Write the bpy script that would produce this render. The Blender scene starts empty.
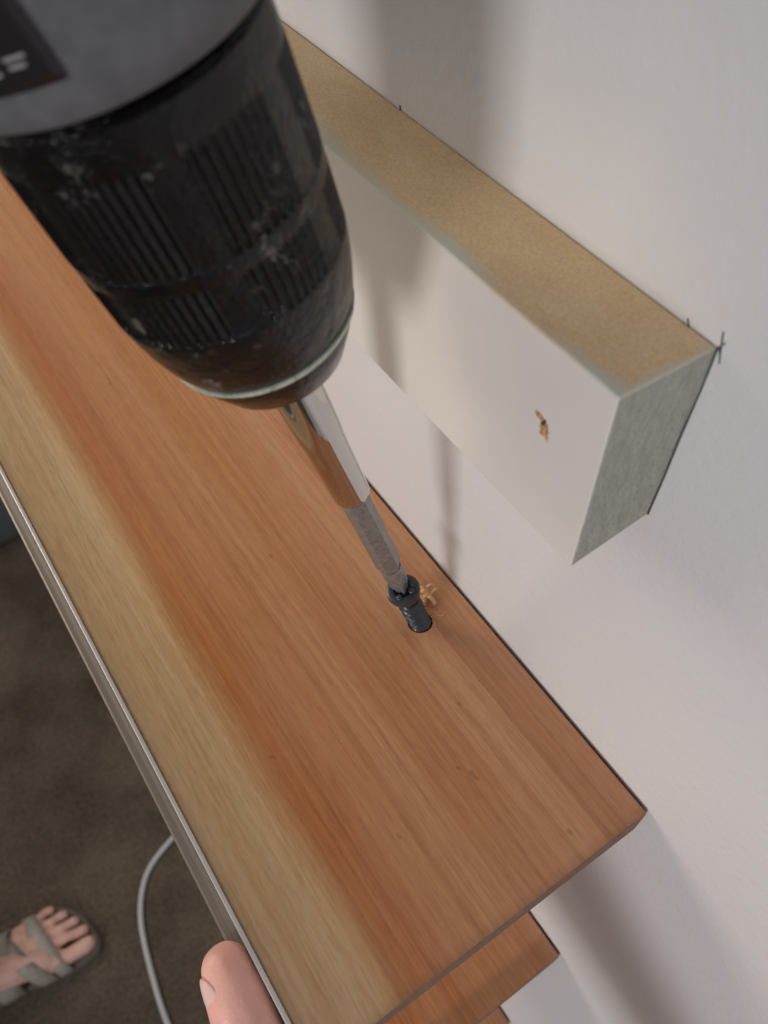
import bpy, bmesh, math, random
from mathutils import Vector, Matrix, noise
random.seed(4)
CZ = 1.45            # eye height of the phone
sc = bpy.context.scene
sc.view_settings.view_transform = 'Standard'
sc.view_settings.look = 'None'

# ------------------------------------------------------------ helpers
def lin(c):
    out = []
    for v in c:
        v = v/255.0
        out.append(v/12.92 if v <= 0.04045 else ((v+0.055)/1.055)**2.4)
    return (out[0], out[1], out[2], 1.0)

class NT:
    def __init__(s, name, base=(128,128,128), rough=0.5, metal=0.0):
        s.m = bpy.data.materials.new(name); s.m.use_nodes = True
        s.t = s.m.node_tree; s.b = s.t.nodes['Principled BSDF']
        s.b.inputs['Base Color'].default_value = lin(base)
        s.b.inputs['Roughness'].default_value = rough
        s.b.inputs['Metallic'].default_value = metal
    def n(s, typ, **kw):
        nd = s.t.nodes.new(typ)
        for k, v in kw.items(): setattr(nd, k, v)
        return nd
    def l(s, a, b): s.t.links.new(a, b)
    def coord(s, scale=(1,1,1), loc=(0,0,0)):
        tc = s.n('ShaderNodeTexCoord'); mp = s.n('ShaderNodeMapping')
        mp.inputs['Scale'].default_value = scale; mp.inputs['Location'].default_value = loc
        s.l(tc.outputs['Object'], mp.inputs['Vector']); return mp.outputs['Vector']
    def noise(s, vec, scale=5, detail=3, rough=0.5, dist=0.0):
        nd = s.n('ShaderNodeTexNoise')
        nd.inputs['Scale'].default_value = scale; nd.inputs['Detail'].default_value = detail
        nd.inputs['Roughness'].default_value = rough; nd.inputs['Distortion'].default_value = dist
        s.l(vec, nd.inputs['Vector']); return nd.outputs['Fac']
    def ramp(s, fac, stops, interp='LINEAR'):
        r = s.n('ShaderNodeValToRGB'); r.color_ramp.interpolation = interp
        e = r.color_ramp.elements
        while len(e) < len(stops): e.new(0.5)
        for i, (p, c) in enumerate(stops):
            e[i].position = p; e[i].color = lin(c)
        s.l(fac, r.inputs['Fac']); return r.outputs['Color']
    def mix(s, fac, a, b, mode='MIX'):
        m = s.n('ShaderNodeMix', data_type='RGBA', blend_type=mode)
        if isinstance(fac, float): m.inputs[0].default_value = fac
        else: s.l(fac, m.inputs[0])
        for v, i in ((a, 6), (b, 7)):
            if isinstance(v, tuple): m.inputs[i].default_value = lin(v)
            else: s.l(v, m.inputs[i])
        return m.outputs[2]
    def math(s, op, a, b=None, clamp=False):
        m = s.n('ShaderNodeMath', operation=op, use_clamp=clamp)
        for v, i in ((a, 0), (b, 1)):
            if v is None: continue
            if isinstance(v, (int, float)): m.inputs[i].default_value = v
            else: s.l(v, m.inputs[i])
        return m.outputs[0]
    def col(s, c): s.l(c, s.b.inputs['Base Color'])
    def rgh(s, c): s.l(c, s.b.inputs['Roughness'])
    def bump(s, h, strength=0.2, dist=0.001):
        b = s.n('ShaderNodeBump'); b.inputs['Strength'].default_value = strength
        b.inputs['Distance'].default_value = dist
        s.l(h, b.inputs['Height']); s.l(b.outputs['Normal'], s.b.inputs['Normal'])

def new_obj(name, bm, mats, parent=None, smooth=False):
    me = bpy.data.meshes.new(name)
    bm.normal_update()
    bm.to_mesh(me); bm.free()
    if not isinstance(mats, (list, tuple)): mats = [mats]
    for m in mats: me.materials.append(m)
    if smooth:
        for p in me.polygons: p.use_smooth = True
    o = bpy.data.objects.new(name, me); sc.collection.objects.link(o)
    if parent: o.parent = parent
    return o

def empty(name):
    e = bpy.data.objects.new(name, None); e.empty_display_size = 0.02
    sc.collection.objects.link(e); return e

def box_bm(x0, x1, y0, y1, z0, z1, bev=0.0, seg=2):
    bm = bmesh.new(); bmesh.ops.create_cube(bm, size=1.0)
    for v in bm.verts:
        v.co = Vector((x0 if v.co.x < 0 else x1, y0 if v.co.y < 0 else y1, z0 if v.co.z < 0 else z1))
    if bev: bmesh.ops.bevel(bm, geom=bm.edges[:], offset=bev, segments=seg, profile=0.5, affect='EDGES')
    return bm

def box(name, x0, x1, y0, y1, z0, z1, mat, bev=0.0, parent=None):
    return new_obj(name, box_bm(x0, x1, y0, y1, z0, z1, bev), mat, parent)

# ------------------------------------------------------------ materials
# painted wall
W = NT('wall_paint', (206,203,204), 0.6)
v = W.coord()
W.col(W.ramp(W.noise(v, 6, 3), [(0.3,(203,201,201)),(0.7,(211,209,208))]))
W.bump(W.noise(v, 420, 4, 0.6), 0.5, 0.0006)
wall_m = W.m

C = NT('carpet', (90,80,70), 0.95)
v = C.coord()
a = C.ramp(C.noise(v, 160, 4, 0.7), [(0.3,(110,98,85)),(0.7,(168,153,135))])
b = C.ramp(C.noise(v, 5, 4, 0.6), [(0.35,(180,175,167)),(0.7,(255,252,246))])
C.col(C.mix(1.0, a, b, 'MULTIPLY'))
C.bump(C.noise(v, 260, 4, 0.8), 1.0, 0.006)
carpet_m = C.m

def wood_mat(name, off):
    D = NT(name, (180,120,70), 0.5)
    tc = D.n('ShaderNodeTexCoord'); sx = D.n('ShaderNodeSeparateXYZ')
    D.l(tc.outputs['Object'], sx.inputs[0])
    wob = D.noise(D.coord((14, 4.5, 14), off), 1.0, 3, 0.55)
    wob2 = D.noise(D.coord((120, 3, 120), off), 3.0, 3, 0.6)
    x = D.math('ADD', sx.outputs['X'], D.math('MULTIPLY', D.math('SUBTRACT', wob, 0.5), 0.010))
    x = D.math('ADD', x, D.math('MULTIPLY', D.math('SUBTRACT', wob2, 0.5), 0.005))
    u = D.math('MULTIPLY', x, 10.0, True)
    base = D.ramp(u, [(0.0,(210,188,146)),(0.12,(212,187,144)),(0.200,(214,180,132)),(0.235,(208,158,106)),
                      (0.27,(198,134,82)),(0.31,(202,140,90)),(0.39,(209,154,106)),(0.48,(215,163,115)),(0.62,(213,161,115)),
                      (0.8,(215,165,121)),(1.0,(209,157,117))])
    # growth rings: long streaks following the length of the board
    g1 = D.noise(D.coord((260, 2.4, 260), off), 1.0, 4, 0.6, 0.15)
    g2 = D.noise(D.coord((850, 9, 850), off), 1.0, 3, 0.55, 0.2)
    g3 = D.noise(D.coord((70, 1.4, 70), off), 1.0, 2, 0.5, 0.3)
    g4 = D.noise(D.coord((2000, 160, 2000), off), 1.0, 2, 0.6)
    c1 = D.ramp(g1, [(0.28,(232,218,206)),(0.5,(255,255,255)),(0.8,(248,240,230))])
    c2 = D.ramp(g2, [(0.30,(240,231,223)),(0.60,(255,255,255))])
    c3 = D.ramp(g3, [(0.3,(236,218,200)),(0.6,(255,255,255))])
    c4 = D.ramp(g4, [(0.32,(236,228,221)),(0.55,(255,255,255))])
    c = D.mix(1.0, base, c1, 'MULTIPLY'); c = D.mix(1.0, c, c2, 'MULTIPLY'); c = D.mix(0.8, c, c3, 'MULTIPLY'); c = D.mix(0.8, c, c4, 'MULTIPLY')
    # the wood gets duller / pinker toward the sawn end
    e = D.math('SUBTRACT', 1.0, D.math('MULTIPLY', D.math('SUBTRACT', sx.outputs['Y'], 0.01), 7.0, True), True)
    c = D.mix(D.math('MULTIPLY', e, 0.7), c, D.mix(1.0, c, (218,210,222), 'MULTIPLY'))
    # darker along the sawn-end arris
    d = D.math('SUBTRACT', 1.0, D.math('MULTIPLY', D.math('SUBTRACT', sx.outputs['Y'], 0.0190), 320.0, True), True)
    c = D.mix(D.math('MULTIPLY', d, 0.35), c, (110,80,58))
    # pin specks
    sp = D.noise(D.coord((1,0.6,1), off), 230, 1, 0.4)
    c = D.mix(D.math('MULTIPLY', D.math('GREATER_THAN', sp, 0.80), 0.4), c, (120,76,48))
    D.col(c)
    D.rgh(D.ramp(g2, [(0.3,(126,126,126)),(0.7,(150,150,150))]))
    D.bump(g2, 0.12, 0.0003)
    return D.m
wood_top = wood_mat('stained_pine', (0,0,0))
wood_top2 = wood_mat('stained_pine_lower', (3.1,1.7,0))
E = NT('pine_end_grain', (120,82,58), 0.7)
v = E.coord((150, 150, 900))
E.col(E.ramp(E.noise(v, 1.0, 4, 0.7), [(0.3,(92,68,52)),(0.7,(150,116,90))]))
E.bump(E.noise(v, 2.0, 3), 0.5, 0.0006)
wood_end = E.m

# batten
BT = NT('sanded_bare_wood', (196,164,116), 0.75)
tc = BT.n('ShaderNodeTexCoord'); sx = BT.n('ShaderNodeSeparateXYZ'); BT.l(tc.outputs['Object'], sx.inputs[0])
bn = BT.noise(BT.coord((1,0.5,1)), 160, 5, 0.7)
fine = BT.noise(BT.coord((1,0.6,1)), 2200, 4, 0.75)
bare = BT.mix(1.0, BT.ramp(bn, [(0.3,(224,194,149)),(0.7,(234,208,166))]), BT.ramp(fine, [(0.32,(228,221,212)),(0.6,(255,255,255))]), 'MULTIPLY')
edge = BT.math('MULTIPLY', BT.math('SUBTRACT', 0.0836, sx.outputs['X']), 300.0)       # paint left along the front arris
near = BT.math('MULTIPLY', BT.math('SUBTRACT', 0.20, sx.outputs['Y']), 6.0, True)
edge = BT.math('ADD', edge, BT.math('MULTIPLY', BT.math('SUBTRACT', BT.noise(BT.coord((1,0.25,1)), 130, 4, 0.6), 0.52), 4.5))
pm = BT.math('MULTIPLY', edge, BT.math('ADD', near, 0.25), True)
endp = BT.math('MULTIPLY', BT.math('SUBTRACT', BT.math('ADD', 0.0548, BT.math('MULTIPLY', BT.math('SUBTRACT', bn, 0.5), 0.006)), sx.outputs['Y']), 900.0, True)
pm = BT.math('MAXIMUM', pm, BT.math('MULTIPLY', endp, 0.7))
BT.col(BT.mix(pm, bare, (204,205,190)))
BT.bump(fine, 0.5, 0.0004)
batten_top = BT.m
BF = NT('old_white_paint', (212,206,200), 0.55)
v = BF.coord()
BF.col(BF.ramp(BF.noise(v, 18, 4, 0.6), [(0.3,(212,205,197)),(0.7,(221,214,206))]))
BF.bump(BF.noise(v, 900, 3, 0.6), 0.25, 0.0003)
batten_front = BF.m
BE = NT('painted_end_grain', (150,155,140), 0.8)
v = BE.coord((900, 200, 260))
nb = BE.noise(v, 1.0, 5, 0.7)
cb_ = BE.ramp(nb, [(0.25,(154,154,143)),(0.5,(176,176,164)),(0.8,(196,195,185))])
spk = BE.noise(BE.coord(), 1500, 3, 0.7)
cb_ = BE.mix(BE.math('MULTIPLY', BE.math('SUBTRACT', spk, 0.60), 8.0, True), cb_, (116,112,100))
BE.col(cb_)
BE.bump(spk, 0.8, 0.0006)
batten_end = BE.m

AL = NT('aluminium_trim', (204,199,194), 0.42, 0.4)
alu = AL.m
AD = NT('brushed_band', (128,116,104), 0.42, 0.3)
AD.col(AD.ramp(AD.noise(AD.coord((500,3,500)), 1.0, 3), [(0.3,(128,117,106)),(0.7,(176,165,153))]))
band_m = AD.m

BK = NT('black_chuck_plastic', (18,18,19), 0.32)
v = BK.coord()
sc1 = BK.noise(v, 260, 5, 0.75); sc2 = BK.noise(v, 45, 2, 0.5)
scuff_glint = BK.math('MULTIPLY', BK.math('SUBTRACT', BK.math('ADD', sc1, BK.math('MULTIPLY', sc2, 0.5)), 0.87), 8.0, True)  # pale scuffs, also imitating bright specular spots in the colour
BK.col(BK.mix(scuff_glint, (9,9,10), (104,103,100)))
BK.rgh(BK.ramp(sc1, [(0.3,(60,60,60)),(0.7,(130,130,130))]))
BK.b.inputs['Specular IOR Level'].default_value = 0.4
BK.bump(BK.noise(v, 260, 5, 0.7), 0.7, 0.0010)
black_m = BK.m
RG = NT('worn_ring', (150,158,140), 0.45)
RG.col(RG.ramp(RG.noise(RG.coord(), 420, 4, 0.7), [(0.30,(110,114,100)),(0.46,(196,203,182)),(0.8,(218,222,206))]))
ring_m = RG.m
GB = NT('grey_drill_housing', (104,106,110), 0.5)
v = GB.coord()
g = GB.noise(v, 110, 5, 0.7)
GB.col(GB.ramp(g, [(0.3,(84,86,89)),(0.62,(106,108,111)),(0.74,(58,56,56))]))
GB.bump(GB.noise(v, 900, 2), 0.2, 0.0004)
grey_m = GB.m
LB = NT('label_black', (26,26,28), 0.4).m
LW = NT('label_white', (150,150,148), 0.5).m
CH = NT('chrome', (205,203,200), 0.16, 1.0)
CH.rgh(CH.ramp(CH.noise(CH.coord((1,1,1)), 500, 3), [(0.3,(40,40,40)),(0.7,(78,78,78))]))
chrome = CH.m
BI = NT('tool_steel', (128,127,124), 0.42, 0.5)
BI.col(BI.ramp(BI.noise(BI.coord(), 700, 3), [(0.3,(128,127,124)),(0.7,(158,157,153))]))
steel = BI.m
SM = NT('black_phosphate_screw', (66,68,73), 0.32, 0.45)
screw_m = SM.m

def skin_mat(name, c1, c2, c3):
    S = NT(name, c1, 0.42)
    v = S.coord()
    c = S.ramp(S.noise(v, 70, 3, 0.5), [(0.3, c1), (0.6, c2), (0.8, c3)])
    S.col(c)
    S.b.inputs['Subsurface Weight'].default_value = 0.15
    S.b.inputs['Subsurface Radius'].default_value = (0.004, 0.0015, 0.0008)
    S.b.inputs['Subsurface Scale'].default_value = 1.0
    S.bump(S.noise(v, 900, 3, 0.6), 0.3, 0.0005)
    return S.m
skin = skin_mat('hand_skin', (228,166,150), (236,182,166), (218,148,134))
skin_f = skin_mat('foot_skin', (226,178,164), (236,194,180), (216,158,146))
nail_m = NT('nail', (230,190,178), 0.28).m
ST = NT('sandal_strap', (150,142,130), 0.8)
ST.col(ST.ramp(ST.noise(ST.coord(), 300, 3), [(0.3,(152,146,136)),(0.7,(190,183,172))]))
strap_m = ST.m
sole_m = NT('sandal_sole', (118,108,96), 0.85).m
DN = NT('denim', (52,62,84), 0.9)
DN.col(DN.ramp(DN.noise(DN.coord((1,1,0.2)), 400, 3), [(0.3,(42,50,70)),(0.7,(70,82,106))]))
denim = DN.m
cable_m = NT('cable_grey', (206,208,209), 0.5).m
BN = NT('bin_plastic', (104,114,114), 0.5)
bin_m = BN.m

# ------------------------------------------------------------ room
box('wall_right', 0.10, 0.22, -1.6, 2.6, 0.0, 2.5, wall_m)
box('wall_far', -2.6, 0.22, 2.6, 2.72, 0.0, 2.5, wall_m)
box('floor', -2.6, 0.22, -1.6, 2.72, -0.08, 0.0, carpet_m)
TRM = NT('trim_paint', (214,212,208), 0.4).m
box('baseboard_right', 0.086, 0.10, -1.6, 2.6, 0.0, 0.09, TRM, 0.002)

# ------------------------------------------------------------ shelves
def shelf(ztop, y0, topm, hole=None):
    e = empty('shelf_board')
    bm = box_bm(0.0, 0.0990, y0, 0.66, ztop-0.0128, ztop, 0.0006, 2)
    for f in bm.faces:
        f.material_index = 1 if f.calc_center_median().y < y0+0.0003 else 0
    o = new_obj('board', bm, [topm, wood_end], e)
    if hole:
        cb = bmesh.new()
        bmesh.ops.create_cone(cb, cap_ends=True, segments=28, radius1=0.0034, radius2=0.0038, depth=0.03)
        M = Matrix.Translation(hole[0]) @ hole[1].to_4x4()
        bmesh.ops.transform(cb, matrix=M, verts=cb.verts)
        c = new_obj('cutter', cb, [wood_end])
        md = o.modifiers.new('hole', 'BOOLEAN'); md.object = c; md.operation = 'DIFFERENCE'; md.solver = 'EXACT'
        bpy.context.view_layer.objects.active = o
        bpy.context.view_layer.update()
        dg = bpy.context.evaluated_depsgraph_get()
        me2 = bpy.data.meshes.new_from_object(o.evaluated_get(dg))
        o.modifiers.clear(); o.data = me2
        bpy.data.objects.remove(c)
    box('edge_lip', -0.0012, 0.0, y0+0.0005, 0.66, ztop-0.0128, ztop+0.0008, alu, 0.0003, e)
    box('edge_band', -0.0047, -0.0012, y0+0.0005, 0.66, ztop-0.019, ztop-0.0075, band_m, 0.0006, e)
    box('support_cleat', 0.081, 0.0999, y0+0.022, 0.64, ztop-0.0128-0.036, ztop-0.0129, batten_front, 0.0005, e)
    return e

H = Vector((0.0766, 0.0982, CZ-0.1960))          # underside reference point of the screw head
A = Vector((-0.2766, 0.0629, 0.958)).normalized() # drilling axis, leaning away from the wall
Nn = Vector((-0.18, -0.98, 0.016)); Nn = (Nn - A*Nn.dot(A)).normalized()
Ss = A.cross(Nn).normalized()
R3 = Matrix((Ss, -Nn, A)).transposed()
if R3.determinant() < 0:
    R3 = Matrix((Ss, Nn, A)).transposed()
screw_base = H - A*(0.0213/A.z)
shelf(CZ-0.2172, 0.0190, wood_top, (screw_base, R3))
shelf(CZ-0.3680, 0.0112, wood_top2)
shelf(CZ-0.5345, 0.0064, wood_top2)

# ------------------------------------------------------------ painted batten on wall
bx0, bx1, by0, by1, bz0, bz1 = 0.0792, 0.0998, 0.0533, 0.66, CZ-0.1290, CZ-0.0869
eb = empty('wall_batten')
bm = box_bm(bx0, bx1, by0, by1, bz0, bz1, 0.0004, 2)
for f in bm.faces:
    c = f.calc_center_median()
    f.material_index = 0 if c.z > bz1-0.0003 else (2 if c.y < by0+0.0002 else 1)
for v_ in bm.verts:          # the end was sawn slightly out of square
    if v_.co.y < by0+0.001: v_.co.y -= 0.0016*(bz1-v_.co.z)/(bz1-bz0)*(1 if v_.co.x < 0.09 else 0.3)
new_obj('batten', bm, [batten_top, batten_front, batten_end], eb)
# torn chip on the front face
CP = NT('torn_wood', (196,150,98), 0.8)
CP.col(CP.ramp(CP.noise(CP.coord((1,1,0.4)), 900, 3), [(0.35,(150,104,60)),(0.65,(214,172,120))]))
CPm = CP.m
bm = bmesh.new()
def flake(bm, c, du, dv, nrm, h, n=9, jag=0.35):
    du = Vector(du); dv = Vector(dv); nrm = Vector(nrm); c = Vector(c)
    ctr = bm.verts.new(c + nrm*h)
    ring = []
    for i in range(n):
        t = 2*math.pi*i/n; k = 1 + random.uniform(-jag, jag)
        ring.append(bm.verts.new(c + du*math.cos(t)*k + dv*math.sin(t)*k - nrm*0.0001))
    for i in range(n): bm.faces.new((ctr, ring[i], ring[(i+1) % n]))
flake(bm, (bx0, 0.0656, CZ-0.1042), (0,0.0012,0.0006), (0,-0.0010,0.0018), (-1,0,0), 0.0005, 11, 0.45)
flake(bm, (bx0, 0.0672, CZ-0.1024), (0,0.0015,0.0005), (0,-0.0003,0.0007), (-1,0,0), 0.0007, 8, 0.4)
flake(bm, (bx0, 0.0646, CZ-0.1058), (0,0.0006,0), (0,0,0.0008), (-1,0,0), 0.0003, 7, 0.4)
new_obj('torn_chip', bm, CPm, eb)
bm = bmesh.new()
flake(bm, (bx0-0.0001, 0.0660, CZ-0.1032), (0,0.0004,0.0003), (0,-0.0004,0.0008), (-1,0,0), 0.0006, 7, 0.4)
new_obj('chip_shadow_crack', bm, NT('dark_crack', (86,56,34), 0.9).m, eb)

# pencil ticks around the batten, and a dark line down its end
pm_ = NT('graphite_dark_line', (62,60,62), 0.6).m
ep = empty('pencil_ticks_dark_line')
def stroke(name, pts, r):
    cu = bpy.data.curves.new(name, 'CURVE'); cu.dimensions = '3D'; cu.bevel_depth = r; cu.bevel_resolution = 1
    sp = cu.splines.new('POLY'); sp.points.add(len(pts)-1)
    for i, (y, z) in enumerate(pts): sp.points[i].co = (0.09999, y, CZ+z, 1)
    cu.materials.append(pm_)
    o = bpy.data.objects.new(name, cu); sc.collection.objects.link(o); o.parent = ep
stroke('tick_1', [(0.0600,-0.0860),(0.0592,-0.0872)], 0.00016)
stroke('tick_2', [(0.0534,-0.0840),(0.0529,-0.0860),(0.0522,-0.0885),(0.0519,-0.0893)], 0.00015)
stroke('tick_3', [(0.0523,-0.0854),(0.0530,-0.0868),(0.0524,-0.0880)], 0.00014)
stroke('end_line', [(0.0532,-0.0868),(0.0530,-0.096),(0.0530,-0.106),(0.0528,-0.118),(0.0528,-0.1290)], 0.00022)  # dark line on the wall along the batten's sawn end
stroke('tick_4', [(0.1400,-0.0862),(0.1397,-0.0873)], 0.00018)

# ------------------------------------------------------------ axisymmetric parts on the drilling axis
def on_axis(t, r, th):
    return H + A*t + (Ss*math.cos(th) + Nn*math.sin(th))*r

def lathe(name, prof, mat, parent, seg=64, fn=None, smooth=True, sub=1, cap=True):
    """prof: list of (t, r). fn(t, theta, r)->r for ribs/threads"""
    pts = []
    for i in range(len(prof)-1):
        (t0, r0), (t1, r1) = prof[i], prof[i+1]
        for k in range(sub):
            f = k/sub; pts.append((t0+(t1-t0)*f, r0+(r1-r0)*f))
    pts.append(prof[-1])
    bm = bmesh.new(); rings = []
    for (t, r) in pts:
        ring = []
        for j in range(seg):
            th = 2*math.pi*j/seg
            rr = fn(t, th, r) if fn else r
            ring.append(bm.verts.new(on_axis(t, rr, th)))
        rings.append(ring)
    for a_, b_ in zip(rings[:-1], rings[1:]):
        for j in range(seg):
            bm.faces.new((a_[j], a_[(j+1) % seg], b_[(j+1) % seg], b_[j]))
    if cap:
        bm.faces.new(list(reversed(rings[0]))); bm.faces.new(rings[-1])
    bmesh.ops.recalc_face_normals(bm, faces=bm.faces)
    o = new_obj(name, bm, mat, parent, smooth)
    if smooth:
        md = o.modifiers.new('es', 'EDGE_SPLIT'); md.split_angle = math.radians(38)
    return o

# screw ---------------------------------------------------------
es = empty('wood_screw')
def thread(t, th, r):
    if t > -0.0055: return r
    p = 0.0042
    f = ((t/p) - th/(2*math.pi)) % 1.0
    return r + 0.0015*max(0, 1-abs(f-0.5)*4.5)
lathe('threaded_shank', [(-0.034,0.0008),(-0.030,0.0017),(-0.004,0.0021),(-0.0030,0.0024)], screw_m, es, 48, thread, True, 110)
lathe('screw_head', [(-0.0042,0.0024),(-0.0034,0.0027),(-0.0026,0.0036),(-0.0018,0.0045),(-0.0004,0.0048),(0.0003,0.0047),(0.0007,0.0040),
                     (0.0005,0.0026),(-0.0006,0.0018),(-0.0020,0.0008)], screw_m, es, 48)
# cross recess lips
for k in range(4):
    th = math.pi/4 + k*math.pi/2
    bm = bmesh.new(); bmesh.ops.create_icosphere(bm, subdivisions=2, radius=1)
    for v_ in bm.verts:
        p = v_.co; q = on_axis(0.0007 + p.z*0.0006, 0.0026+p.x*0.0011, th + p.y*0.32); v_.co = q
    new_obj('recess_lip_%d' % (k+1), bm, screw_m, es, True)

# shavings ------------------------------------------------------
bm = bmesh.new()
for i in range(26):
    px = screw_base.x + 0.0050 + random.gauss(0, 0.0018); py = screw_base.y + 0.0056 + random.gauss(0, 0.0019)
    px = min(px, 0.0975)
    rz = random.uniform(0, 6.28); ln = random.uniform(0.0014, 0.0038); wd = random.uniform(0.0003, 0.0009)
    z = CZ-0.2172 + random.uniform(0.0002, 0.0016)
    d = Vector((math.cos(rz), math.sin(rz), random.uniform(-0.1, 0.35))); s_ = Vector((-math.sin(rz), math.cos(rz), random.uniform(-0.3, 0.3)))
    prev = None
    for k in range(6):
        f = k/5; c = Vector((px, py, z)) + d*ln*(f-0.5) + Vector((0,0,1))*ln*0.35*math.sin(f*math.pi)
        a1 = bm.verts.new(c + s_*wd); b1 = bm.verts.new(c - s_*wd)
        if prev: bm.faces.new((prev[0], a1, b1, prev[1]))
        prev = (a1, b1)
for i in range(50):
    rr = abs(random.gauss(0, 0.0026)) + 0.0038; th = random.uniform(-0.6, 1.9)
    px, py = screw_base.x + rr*math.cos(th), screw_base.y + rr*math.sin(th)
    if px > 0.098: continue
    s_ = random.uniform(0.00010, 0.00024)
    r_ = bmesh.ops.create_icosphere(bm, subdivisions=1, radius=s_)
    bmesh.ops.translate(bm, verts=r_['verts'], vec=(px, py, CZ-0.2172+s_*0.6))
SH = NT('shavings', (222,178,128), 0.8).m
new_obj('wood_shavings', bm, SH)
# splintered rim round the hole, mostly on the wall side
bm = bmesh.new()
for i in range(22):
    th = random.uniform(-1.2, 2.0)
    k = random.uniform(0.98, 1.12)
    c = Vector((screw_base.x + 0.0040*math.cos(th)*k, screw_base.y + 0.0038*math.sin(th)*k, CZ-0.2172))
    r_ = bmesh.ops.create_icosphere(bm, subdivisions=1, radius=random.uniform(0.0002, 0.0005))
    bmesh.ops.translate(bm, verts=r_['verts'], vec=c)
new_obj('splintered_rim', bm, CPm, bpy.data.objects['shelf_board'], True)

# drill ---------------------------------------------------------
ed = empty('cordless_drill')
def hexr(t, th, r):
    k = (th % (math.pi/3)) - math.pi/6
    return r*math.cos(math.pi/6)/math.cos(k)
lathe('driver_bit_shank', [(0.014,0.0026),(0.0165,0.0034),(0.056,0.0034)], steel, ed, 48, hexr, True)
def cross(t, th, r):
    k = abs(math.sin(2*th)); return r*(1-0.42*k*min(1, max(0, (0.013-t)/0.006)))
lathe('phillips_tip', [(-0.0012,0.0006),(0.0004,0.0017),(0.005,0.0026),(0.0095,0.0030),(0.0145,0.0028)], steel, ed, 48, cross, True, 4)
lathe('magnetic_bit_holder', [(0.0500,0.0032),(0.0500,0.0038),(0.0506,0.0042),(0.052,0.0043),(0.0680,0.0045),(0.0730,0.0047),(0.0745,0.00485),
                              (0.082,0.0050),(0.110,0.0050)], chrome, ed, 64)
# chuck jaws
for k in range(3):
    th0 = k*2*math.pi/3 + 0.5
    bm = bmesh.new(); bmesh.ops.create_cube(bm, size=1)
    for v_ in bm.verts:
        v_.co = on_axis(0.101 + v_.co.z*0.008, 0.0060 + v_.co.x*0.0030, th0 + v_.co.y*0.4)
    new_obj('chuck_jaw_%d' % (k+1), bm, steel, ed)
lathe('chuck_nose', [(0.0985,0.0062),(0.0972,0.0066),(0.0968,0.0114),(0.0978,0.0126),(0.1030,0.0151),(0.1062,0.0160),(0.108,0.0160)], black_m, ed, 96)
lathe('chuck_ring', [(0.1060,0.0155),(0.1060,0.01635),(0.1065,0.0168),(0.1073,0.0170),(0.1075,0.0155)], ring_m, ed, 96)
def ribs(t, th, r):
    g = (th*7/(2*math.pi)) % 1.0
    out = r
    on = 1.0 if (0.1215 < t < 0.1315) or (0.1345 < t < 0.1500) else 0.0
    if g < 0.70:
        k = (g/0.70*8) % 1.0
        out -= 0.0005*on*(0.5-0.5*math.cos(2*math.pi*k))
    else:
        out -= 0.0002*on
    return out
lathe('chuck_sleeve', [(0.1070,0.0160),(0.1074,0.0166),(0.1100,0.0176),(0.1140,0.0186),(0.1180,0.0193),(0.1212,0.0197),(0.1218,0.0197),(0.1310,0.0200),
                       (0.1318,0.0200),(0.1343,0.0201),(0.1348,0.0202),(0.1495,0.0203),(0.1503,0.0203),(0.1560,0.0203),(0.1568,0.0195)], black_m, ed, 560, ribs, True, 2)
lathe('shadow_gap_collar', [(0.1565,0.0180),(0.1600,0.0180)], black_m, ed, 96)
HP = [(0.1588,0.0185),(0.1588,0.0222),(0.1594,0.0229),(0.1620,0.0237),(0.1670,0.0247),(0.1740,0.0262),(0.1850,0.0276),(0.2300,0.0285),
      (0.2420,0.0280),(0.2520,0.0262),(0.2580,0.0225),(0.2600,0.0150)]
lathe('motor_housing', HP, grey_m, ed, 128)
for k, t in enumerate((0.236, 0.240, 0.244)):
    lathe('vent_rib_%d' % (k+1), [(t,0.0278),(t+0.0004,0.0292),(t+0.0016,0.0292),(t+0.002,0.0278)], black_m, ed, 96)
def rad_h(t):
    for (a0, r0), (a1, r1) in zip(HP[1:-1], HP[2:]):
        if a0 <= t <= a1: return r0+(r1-r0)*(t-a0)/(a1-a0)
    return HP[-1][1]
def patch(name, t0, t1, th0, th1, off, mat):
    bm = bmesh.new(); n, m = 16, 10; g = []
    for i in range(m+1):
        t = t0+(t1-t0)*i/m
        g.append([bm.verts.new(on_axis(t, rad_h(t)+off, th0+(th1-th0)*j/n)) for j in range(n+1)])
    for i in range(m):
        for j in range(n): bm.faces.new((g[i][j], g[i][j+1], g[i+1][j+1], g[i+1][j]))
    o = new_obj(name, bm, mat, ed, True)
    md = o.modifiers.new('s', 'SOLIDIFY'); md.thickness = 0.0003; md.offset = 0
# theta: 0 = toward wall side, 90deg = camera side, 180 = room side
d = math.radians
patch('side_label', 0.1642, 0.180, d(103), d(150), 0.0002, LB)
patch('label_mark_1', 0.1668, 0.1671, d(109), d(113), 0.0004, LW)
patch('label_mark_2', 0.1677, 0.1680, d(108), d(113), 0.0004, LW)
patch('label_mark_4', 0.1664, 0.1667, d(115.5), d(120), 0.0004, LW)
patch('label_mark_5', 0.1673, 0.1676, d(115.5), d(121), 0.0004, LW)
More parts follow.
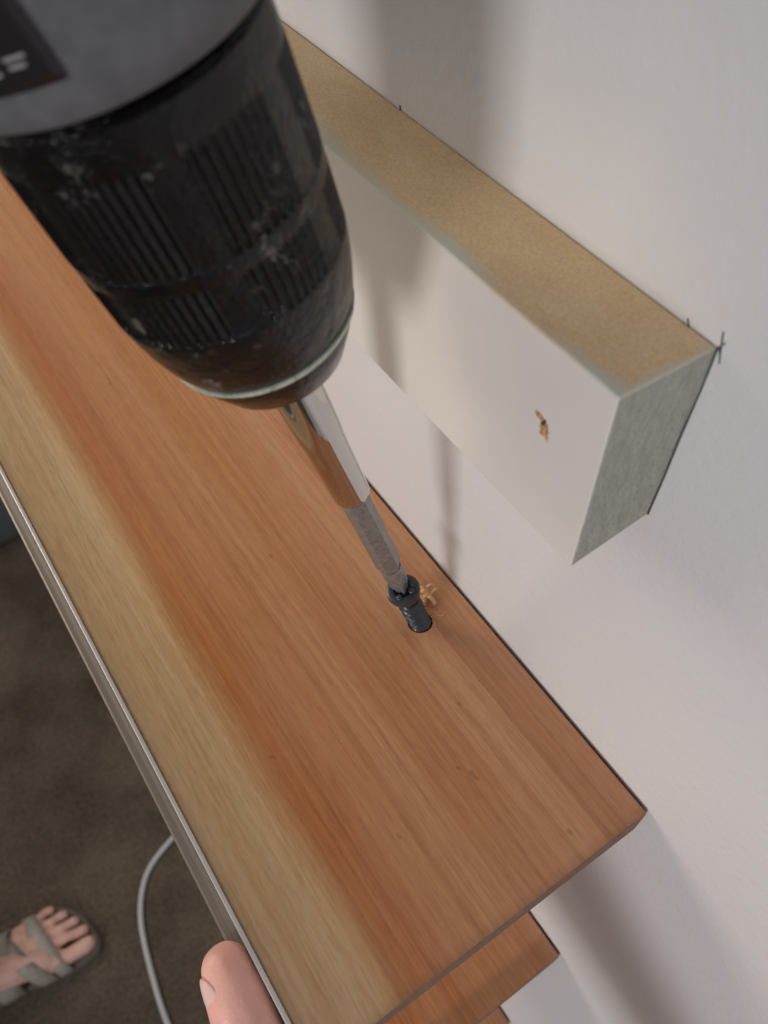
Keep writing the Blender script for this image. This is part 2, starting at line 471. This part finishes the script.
# grip and battery, pointing away from the camera
def axbox(name, t0, t1, s0, s1, n0, n1, mat, bev, lean=0.0):
    bm = box_bm(s0, s1, n0, n1, t0, t1, bev, 4)
    for v_ in bm.verts:
        p = v_.co; v_.co = H + A*(p.z + lean*(p.y-n0)) + Ss*p.x - Nn*p.y
    bmesh.ops.recalc_face_normals(bm, faces=bm.faces)
    return new_obj(name, bm, mat, ed, True)
axbox('grip', 0.192, 0.228, -0.0165, 0.0165, 0.010, 0.125, black_m, 0.012, 0.12)
axbox('trigger', 0.180, 0.196, -0.006, 0.006, 0.032, 0.056, black_m, 0.004)
axbox('battery_pack', 0.165, 0.258, -0.036, 0.036, 0.122, 0.165, grey_m, 0.008, 0.0)

# ------------------------------------------------------------ organic forms: tapered capsules fused into one skin
def organic(name, segs, mat, parent, voxel, smooth_it, sp=0.25):
    bm = bmesh.new()
    for (p0, r0, p1, r1) in segs:
        p0 = Vector(p0); p1 = Vector(p1); L = (p1-p0).length
        n = max(2, int(L/(min(r0, r1)*sp))+1)
        for i in range(n+1):
            f = i/n; r_ = bmesh.ops.create_icosphere(bm, subdivisions=2, radius=r0+(r1-r0)*f)
            bmesh.ops.translate(bm, verts=r_['verts'], vec=p0.lerp(p1, f))
    o = new_obj(name, bm, mat, parent, True)
    md = o.modifiers.new('fuse', 'REMESH'); md.mode = 'VOXEL'; md.voxel_size = voxel; md.use_smooth_shade = True
    m2 = o.modifiers.new('soft', 'SMOOTH'); m2.factor = 0.5; m2.iterations = smooth_it
    return o
def chain(pts):
    return [(pts[i][0], pts[i][1], pts[i+1][0], pts[i+1][1]) for i in range(len(pts)-1)]
def P(x, y, z): return (x, y, CZ+z)

eh = empty('left_hand')
segs = []
segs += chain([(P(-.016,-.035,-.275),.015),(P(-.020,-.006,-.252),.0118),(P(-.0140,.014,-.2375),.0088),(P(-.0112,.022,-.2320),.0092),(P(-.0090,.032,-.2262),.0080),(P(-.0078,.041,-.2226),.0077),(P(-.0070,.0478,-.2206),.0062)])
segs += chain([(P(-.018,-.070,-.296),.018),(P(-.006,.010,-.252),.011),(P(.005,.040,-.2440),.0088),(P(.010,.064,-.2400),.0080),(P(.013,.082,-.2385),.0072)])
segs += chain([(P(-.018,-.072,-.300),.018),(P(-.008,.004,-.270),.011),(P(.006,.031,-.264),.0088),(P(.018,.051,-.248),.0080),(P(.025,.065,-.2390),.0074)])
segs += chain([(P(-.018,-.074,-.304),.018),(P(-.008,-.004,-.288),.0108),(P(.003,.024,-.288),.0084),(P(.016,.036,-.276),.0078),(P(.022,.038,-.262),.0070)])
segs += chain([(P(-.018,-.076,-.308),.017),(P(-.006,-.016,-.304),.0102),(P(.004,.010,-.305),.0076),(P(.013,.019,-.296),.0070),(P(.018,.020,-.284),.0064)])
segs += chain([(P(-.016,-.035,-.275),.015),(P(-.018,-.072,-.298),.019)])
segs += chain([(P(-.020,-.075,-.302),.023),(P(-.034,-.12,-.325),.024),(P(-.075,-.24,-.375),.033),(P(-.12,-.36,-.42),.038)])
organic('hand_and_forearm', segs, skin, eh, 0.0011, 6)
# thumb nail on the back of the thumb (faces the room)
bm = bmesh.new(); bmesh.ops.create_uvsphere(bm, u_segments=20, v_segments=12, radius=1)
ax = (Vector(P(-.0070,.0478,-.2206)) - Vector(P(-.0090,.032,-.2262))).normalized()
nr = Vector((-0.96, 0.02, 0.22)); nr = (nr - ax*nr.dot(ax)).normalized(); sd = ax.cross(nr)
cn = Vector(P(-.0077,.0430,-.2220)) + nr*0.0060
for v_ in bm.verts:
    p = v_.co.copy(); v_.co = cn + ax*p.x*0.0060 + sd*p.y*0.0048 + nr*(p.z*0.0010 - p.y*p.y*0.0018)
new_obj('thumb_nail', bm, nail_m, eh, True)

# foot ----------------------------------------------------------
ef = empty('sandaled_foot')
F0 = Vector((-0.44, 0.485, 0.020))
def Fp(u, v_, h): return tuple(F0 + Vector((u, v_, h)))
segs = []
segs += chain([(Fp(.030,0,.030),.029),(Fp(.050,0,.075),.031),(Fp(.056,0,.12),.034),(Fp(.058,0,.30),.048),(Fp(.06,0,.42),.05)])
segs += chain([(Fp(.030,0,.027),.027),(Fp(.100,.008,.026),.024),(Fp(.155,.022,.022),.020)])
segs += chain([(Fp(.060,0,.070),.032),(Fp(.125,-.008,.045),.027),(Fp(.172,-.022,.026),.019)])
segs += chain([(Fp(.125,-.008,.045),.024),(Fp(.170,.004,.025),.017)])
segs += chain([(Fp(.172,-.026,.022),.0175),(Fp(.205,-.032,.014),.0118),(Fp(.232,-.032,.013),.0122),(Fp(.238,-.031,.012),.0108)])
for (u0, v0, u1, v1, r) in ((.176,-.006,.238,-.0085,.0082),(.172,.008,.231,.0105,.0078),(.165,.022,.220,.0285,.0076),(.156,.034,.205,.0455,.0074)):
    um = (u0+u1)/2+.008; vm = (v0+v1)/2
    segs += chain([(Fp(u0,v0,.022),.0125),(Fp(um,vm,.019),r*0.92),(Fp(u1-.008,v1,.0105),r*1.0),(Fp(u1,v1,.009),r*0.95)])
organic('foot_and_shin', segs, skin_f, ef, 0.0016, 4)
for k, (u, v_, h, s) in enumerate(((.238,-.031,.0225,.0068),(.238,-.0085,.0165,.0042),(.231,.0105,.0162,.0038),(.220,.0285,.0160,.0036),(.205,.0455,.0158,.0034))):
    bm = bmesh.new(); bmesh.ops.create_uvsphere(bm, u_segments=14, v_segments=8, radius=1)
    for q in bm.verts: q.co = Vector(Fp(u, v_, h)) + Vector((q.co.x*s*1.1, q.co.y*s, q.co.z*0.0014 - q.co.x*0.002))
    new_obj('toe_nail_%d' % (k+1), bm, nail_m, ef, True)
# sole outline
out = [(-.004,0),(.002,.022),(.03,.034),(.09,.036),(.14,.044),(.18,.053),(.208,.053),(.226,.040),(.242,.018),(.250,-.010),(.252,-.034),(.243,-.046),(.22,-.050),(.18,-.047),(.13,-.036),(.09,-.032),(.03,-.032),(.002,-.022)]
bm = bmesh.new()
lo = [bm.verts.new(F0 + Vector((u, v_, -0.020))) for u, v_ in out]
hi = [bm.verts.new(F0 + Vector((u, v_, 0.001))) for u, v_ in out]
bm.faces.new(list(reversed(lo))); bm.faces.new(hi)
for i in range(len(out)): bm.faces.new((lo[i], lo[(i+1) % len(out)], hi[(i+1) % len(out)], hi[i]))
bmesh.ops.recalc_face_normals(bm, faces=bm.faces)
o = new_obj('sandal_sole', bm, sole_m, ef)
md = o.modifiers.new('b', 'BEVEL'); md.width = 0.003; md.segments = 2
def strap(name, u0, u1, v0, v1, hgt, width, skew=0.0):
    bm = bmesh.new(); prev = None; n = 28
    for i in range(n+1):
        t = math.pi*i/n; c = -math.cos(t)
        v_ = (v0+v1)/2 + (v1-v0)/2*c; h = hgt*max(0, math.sin(t))**0.6
        uc = u0 + (u1-u0)*i/n
        a1 = bm.verts.new(Fp(uc-width/2, v_, h-skew)); b1 = bm.verts.new(Fp(uc+width/2, v_, h+skew-0.0035))
        if prev: bm.faces.new((prev[0], prev[1], b1, a1))
        prev = (a1, b1)
    o = new_obj(name, bm, strap_m, ef, True)
    md = o.modifiers.new('s', 'SOLIDIFY'); md.thickness = 0.003; md.offset = 1
strap('toe_strap', .196, .172, -.048, .052, .036, .019)
strap('cross_strap', .172, .120, -.046, .042, .058, .024, -.004)
strap('instep_strap', .120, .135, -.038, .046, .068, .030, -.006)
strap('ankle_strap', .060, .060, -.038, .038, .108, .02)
# trouser leg
bm = bmesh.new(); rings = []
for i in range(26):
    h = 0.15 + i*0.02; ring = []
    for j in range(40):
        th = 2*math.pi*j/40
        r = 0.068 + 0.0006*i + 0.004*math.sin(3*th+i*0.5) + 0.003*math.sin(i*1.3+th)
        ring.append(bm.verts.new(F0 + Vector((0.058 + r*math.cos(th), r*math.sin(th), h))))
    rings.append(ring)
for a_, b_ in zip(rings[:-1], rings[1:]):
    for j in range(40): bm.faces.new((a_[j], a_[(j+1) % 40], b_[(j+1) % 40], b_[j]))
o = new_obj('trouser_leg', bm, denim, ef, True)
md = o.modifiers.new('s', 'SOLIDIFY'); md.thickness = 0.003

# ------------------------------------------------------------ cable on the carpet
cu = bpy.data.curves.new('power_cable', 'CURVE'); cu.dimensions = '3D'; cu.bevel_depth = 0.0042; cu.bevel_resolution = 4
cp = [(.075,.60),(.02,.555),(-.031,.534),(-.080,.518),(-.108,.488),(-.128,.448),(-.1376,.4037),(-.146,.352),(-.153,.2986),(-.150,.20),(-.11,.08),(-.02,-.02),(.06,-.2)]
sp = cu.splines.new('NURBS'); sp.points.add(len(cp)-1); sp.use_endpoint_u = True; sp.order_u = 4
for i, (x, y) in enumerate(cp): sp.points[i].co = (x, y, 0.0055, 1)
cu.materials.append(cable_m)
oc = bpy.data.objects.new('power_cable', cu); sc.collection.objects.link(oc)

# ------------------------------------------------------------ storage bin further along the wall
eb2 = empty('storage_bin')
bm = box_bm(-0.42, 0.05, 1.25, 1.62, 0.0, 0.26, 0.03, 4)
for v_ in bm.verts:
    k = 1 + 0.10*(v_.co.z/0.26); v_.co.x = -0.185 + (v_.co.x+0.185)*k*0.93; v_.co.y = 1.435 + (v_.co.y-1.435)*k*0.93
new_obj('bin_body', bm, bin_m, eb2, True)
box('bin_lid', -0.435, 0.065, 1.235, 1.635, 0.258, 0.285, bin_m, 0.008, eb2)

# ------------------------------------------------------------ light
wd = bpy.data.worlds.new('room_ambient'); sc.world = wd; wd.use_nodes = True
bg = wd.node_tree.nodes['Background']
bg.inputs[0].default_value = (0.88, 0.88, 1.0, 1); bg.inputs[1].default_value = 0.30

def area(name, loc, target, size, power, col):
    L = bpy.data.lights.new(name, 'AREA'); L.shape = 'RECTANGLE'; L.size = size[0]; L.size_y = size[1]
    L.energy = power; L.color = col
    o = bpy.data.objects.new(name, L); sc.collection.objects.link(o); o.location = loc
    dr = Vector(target) - Vector(loc); o.rotation_euler = dr.to_track_quat('-Z', 'Y').to_euler()
area('window_daylight', (-1.10, -0.38, CZ-0.02), (0.08, 0.12, CZ-0.26), (0.30, 0.38), 7.6, (1.0, 0.97, 0.965))
area('far_window', (-0.72, 1.20, CZ+0.34), (0.08, 0.15, CZ-0.2), (0.6, 0.6), 8.5, (1.0, 0.87, 0.68))

# ------------------------------------------------------------ camera
dL = Vector((-945.0, -1124.0, 844.5)).normalized()
dD = Vector((1987.0, -1036.0, 844.5)); dD = (dD - dL*dD.dot(dL)).normalized()
up = dD.cross(dL)      # (X x Y = Z) in the y-down camera frame
cam = bpy.data.cameras.new('phone_camera'); co = bpy.data.objects.new('phone_camera', cam); sc.collection.objects.link(co)
right = Vector((dD.x, dL.x, up.x)); upv = -Vector((dD.y, dL.y, up.y)); back = -Vector((dD.z, dL.z, up.z))
M = Matrix((right, upv, back)).transposed().to_4x4(); M.translation = Vector((0, 0, CZ))
co.matrix_world = M
cam.sensor_fit = 'VERTICAL'; cam.sensor_height = 36.0; cam.lens = 844.5/1024*36
cam.clip_start = 0.004; cam.clip_end = 50
cam.dof.use_dof = True; cam.dof.focus_distance = 0.215; cam.dof.aperture_fstop = 22
sc.camera = co
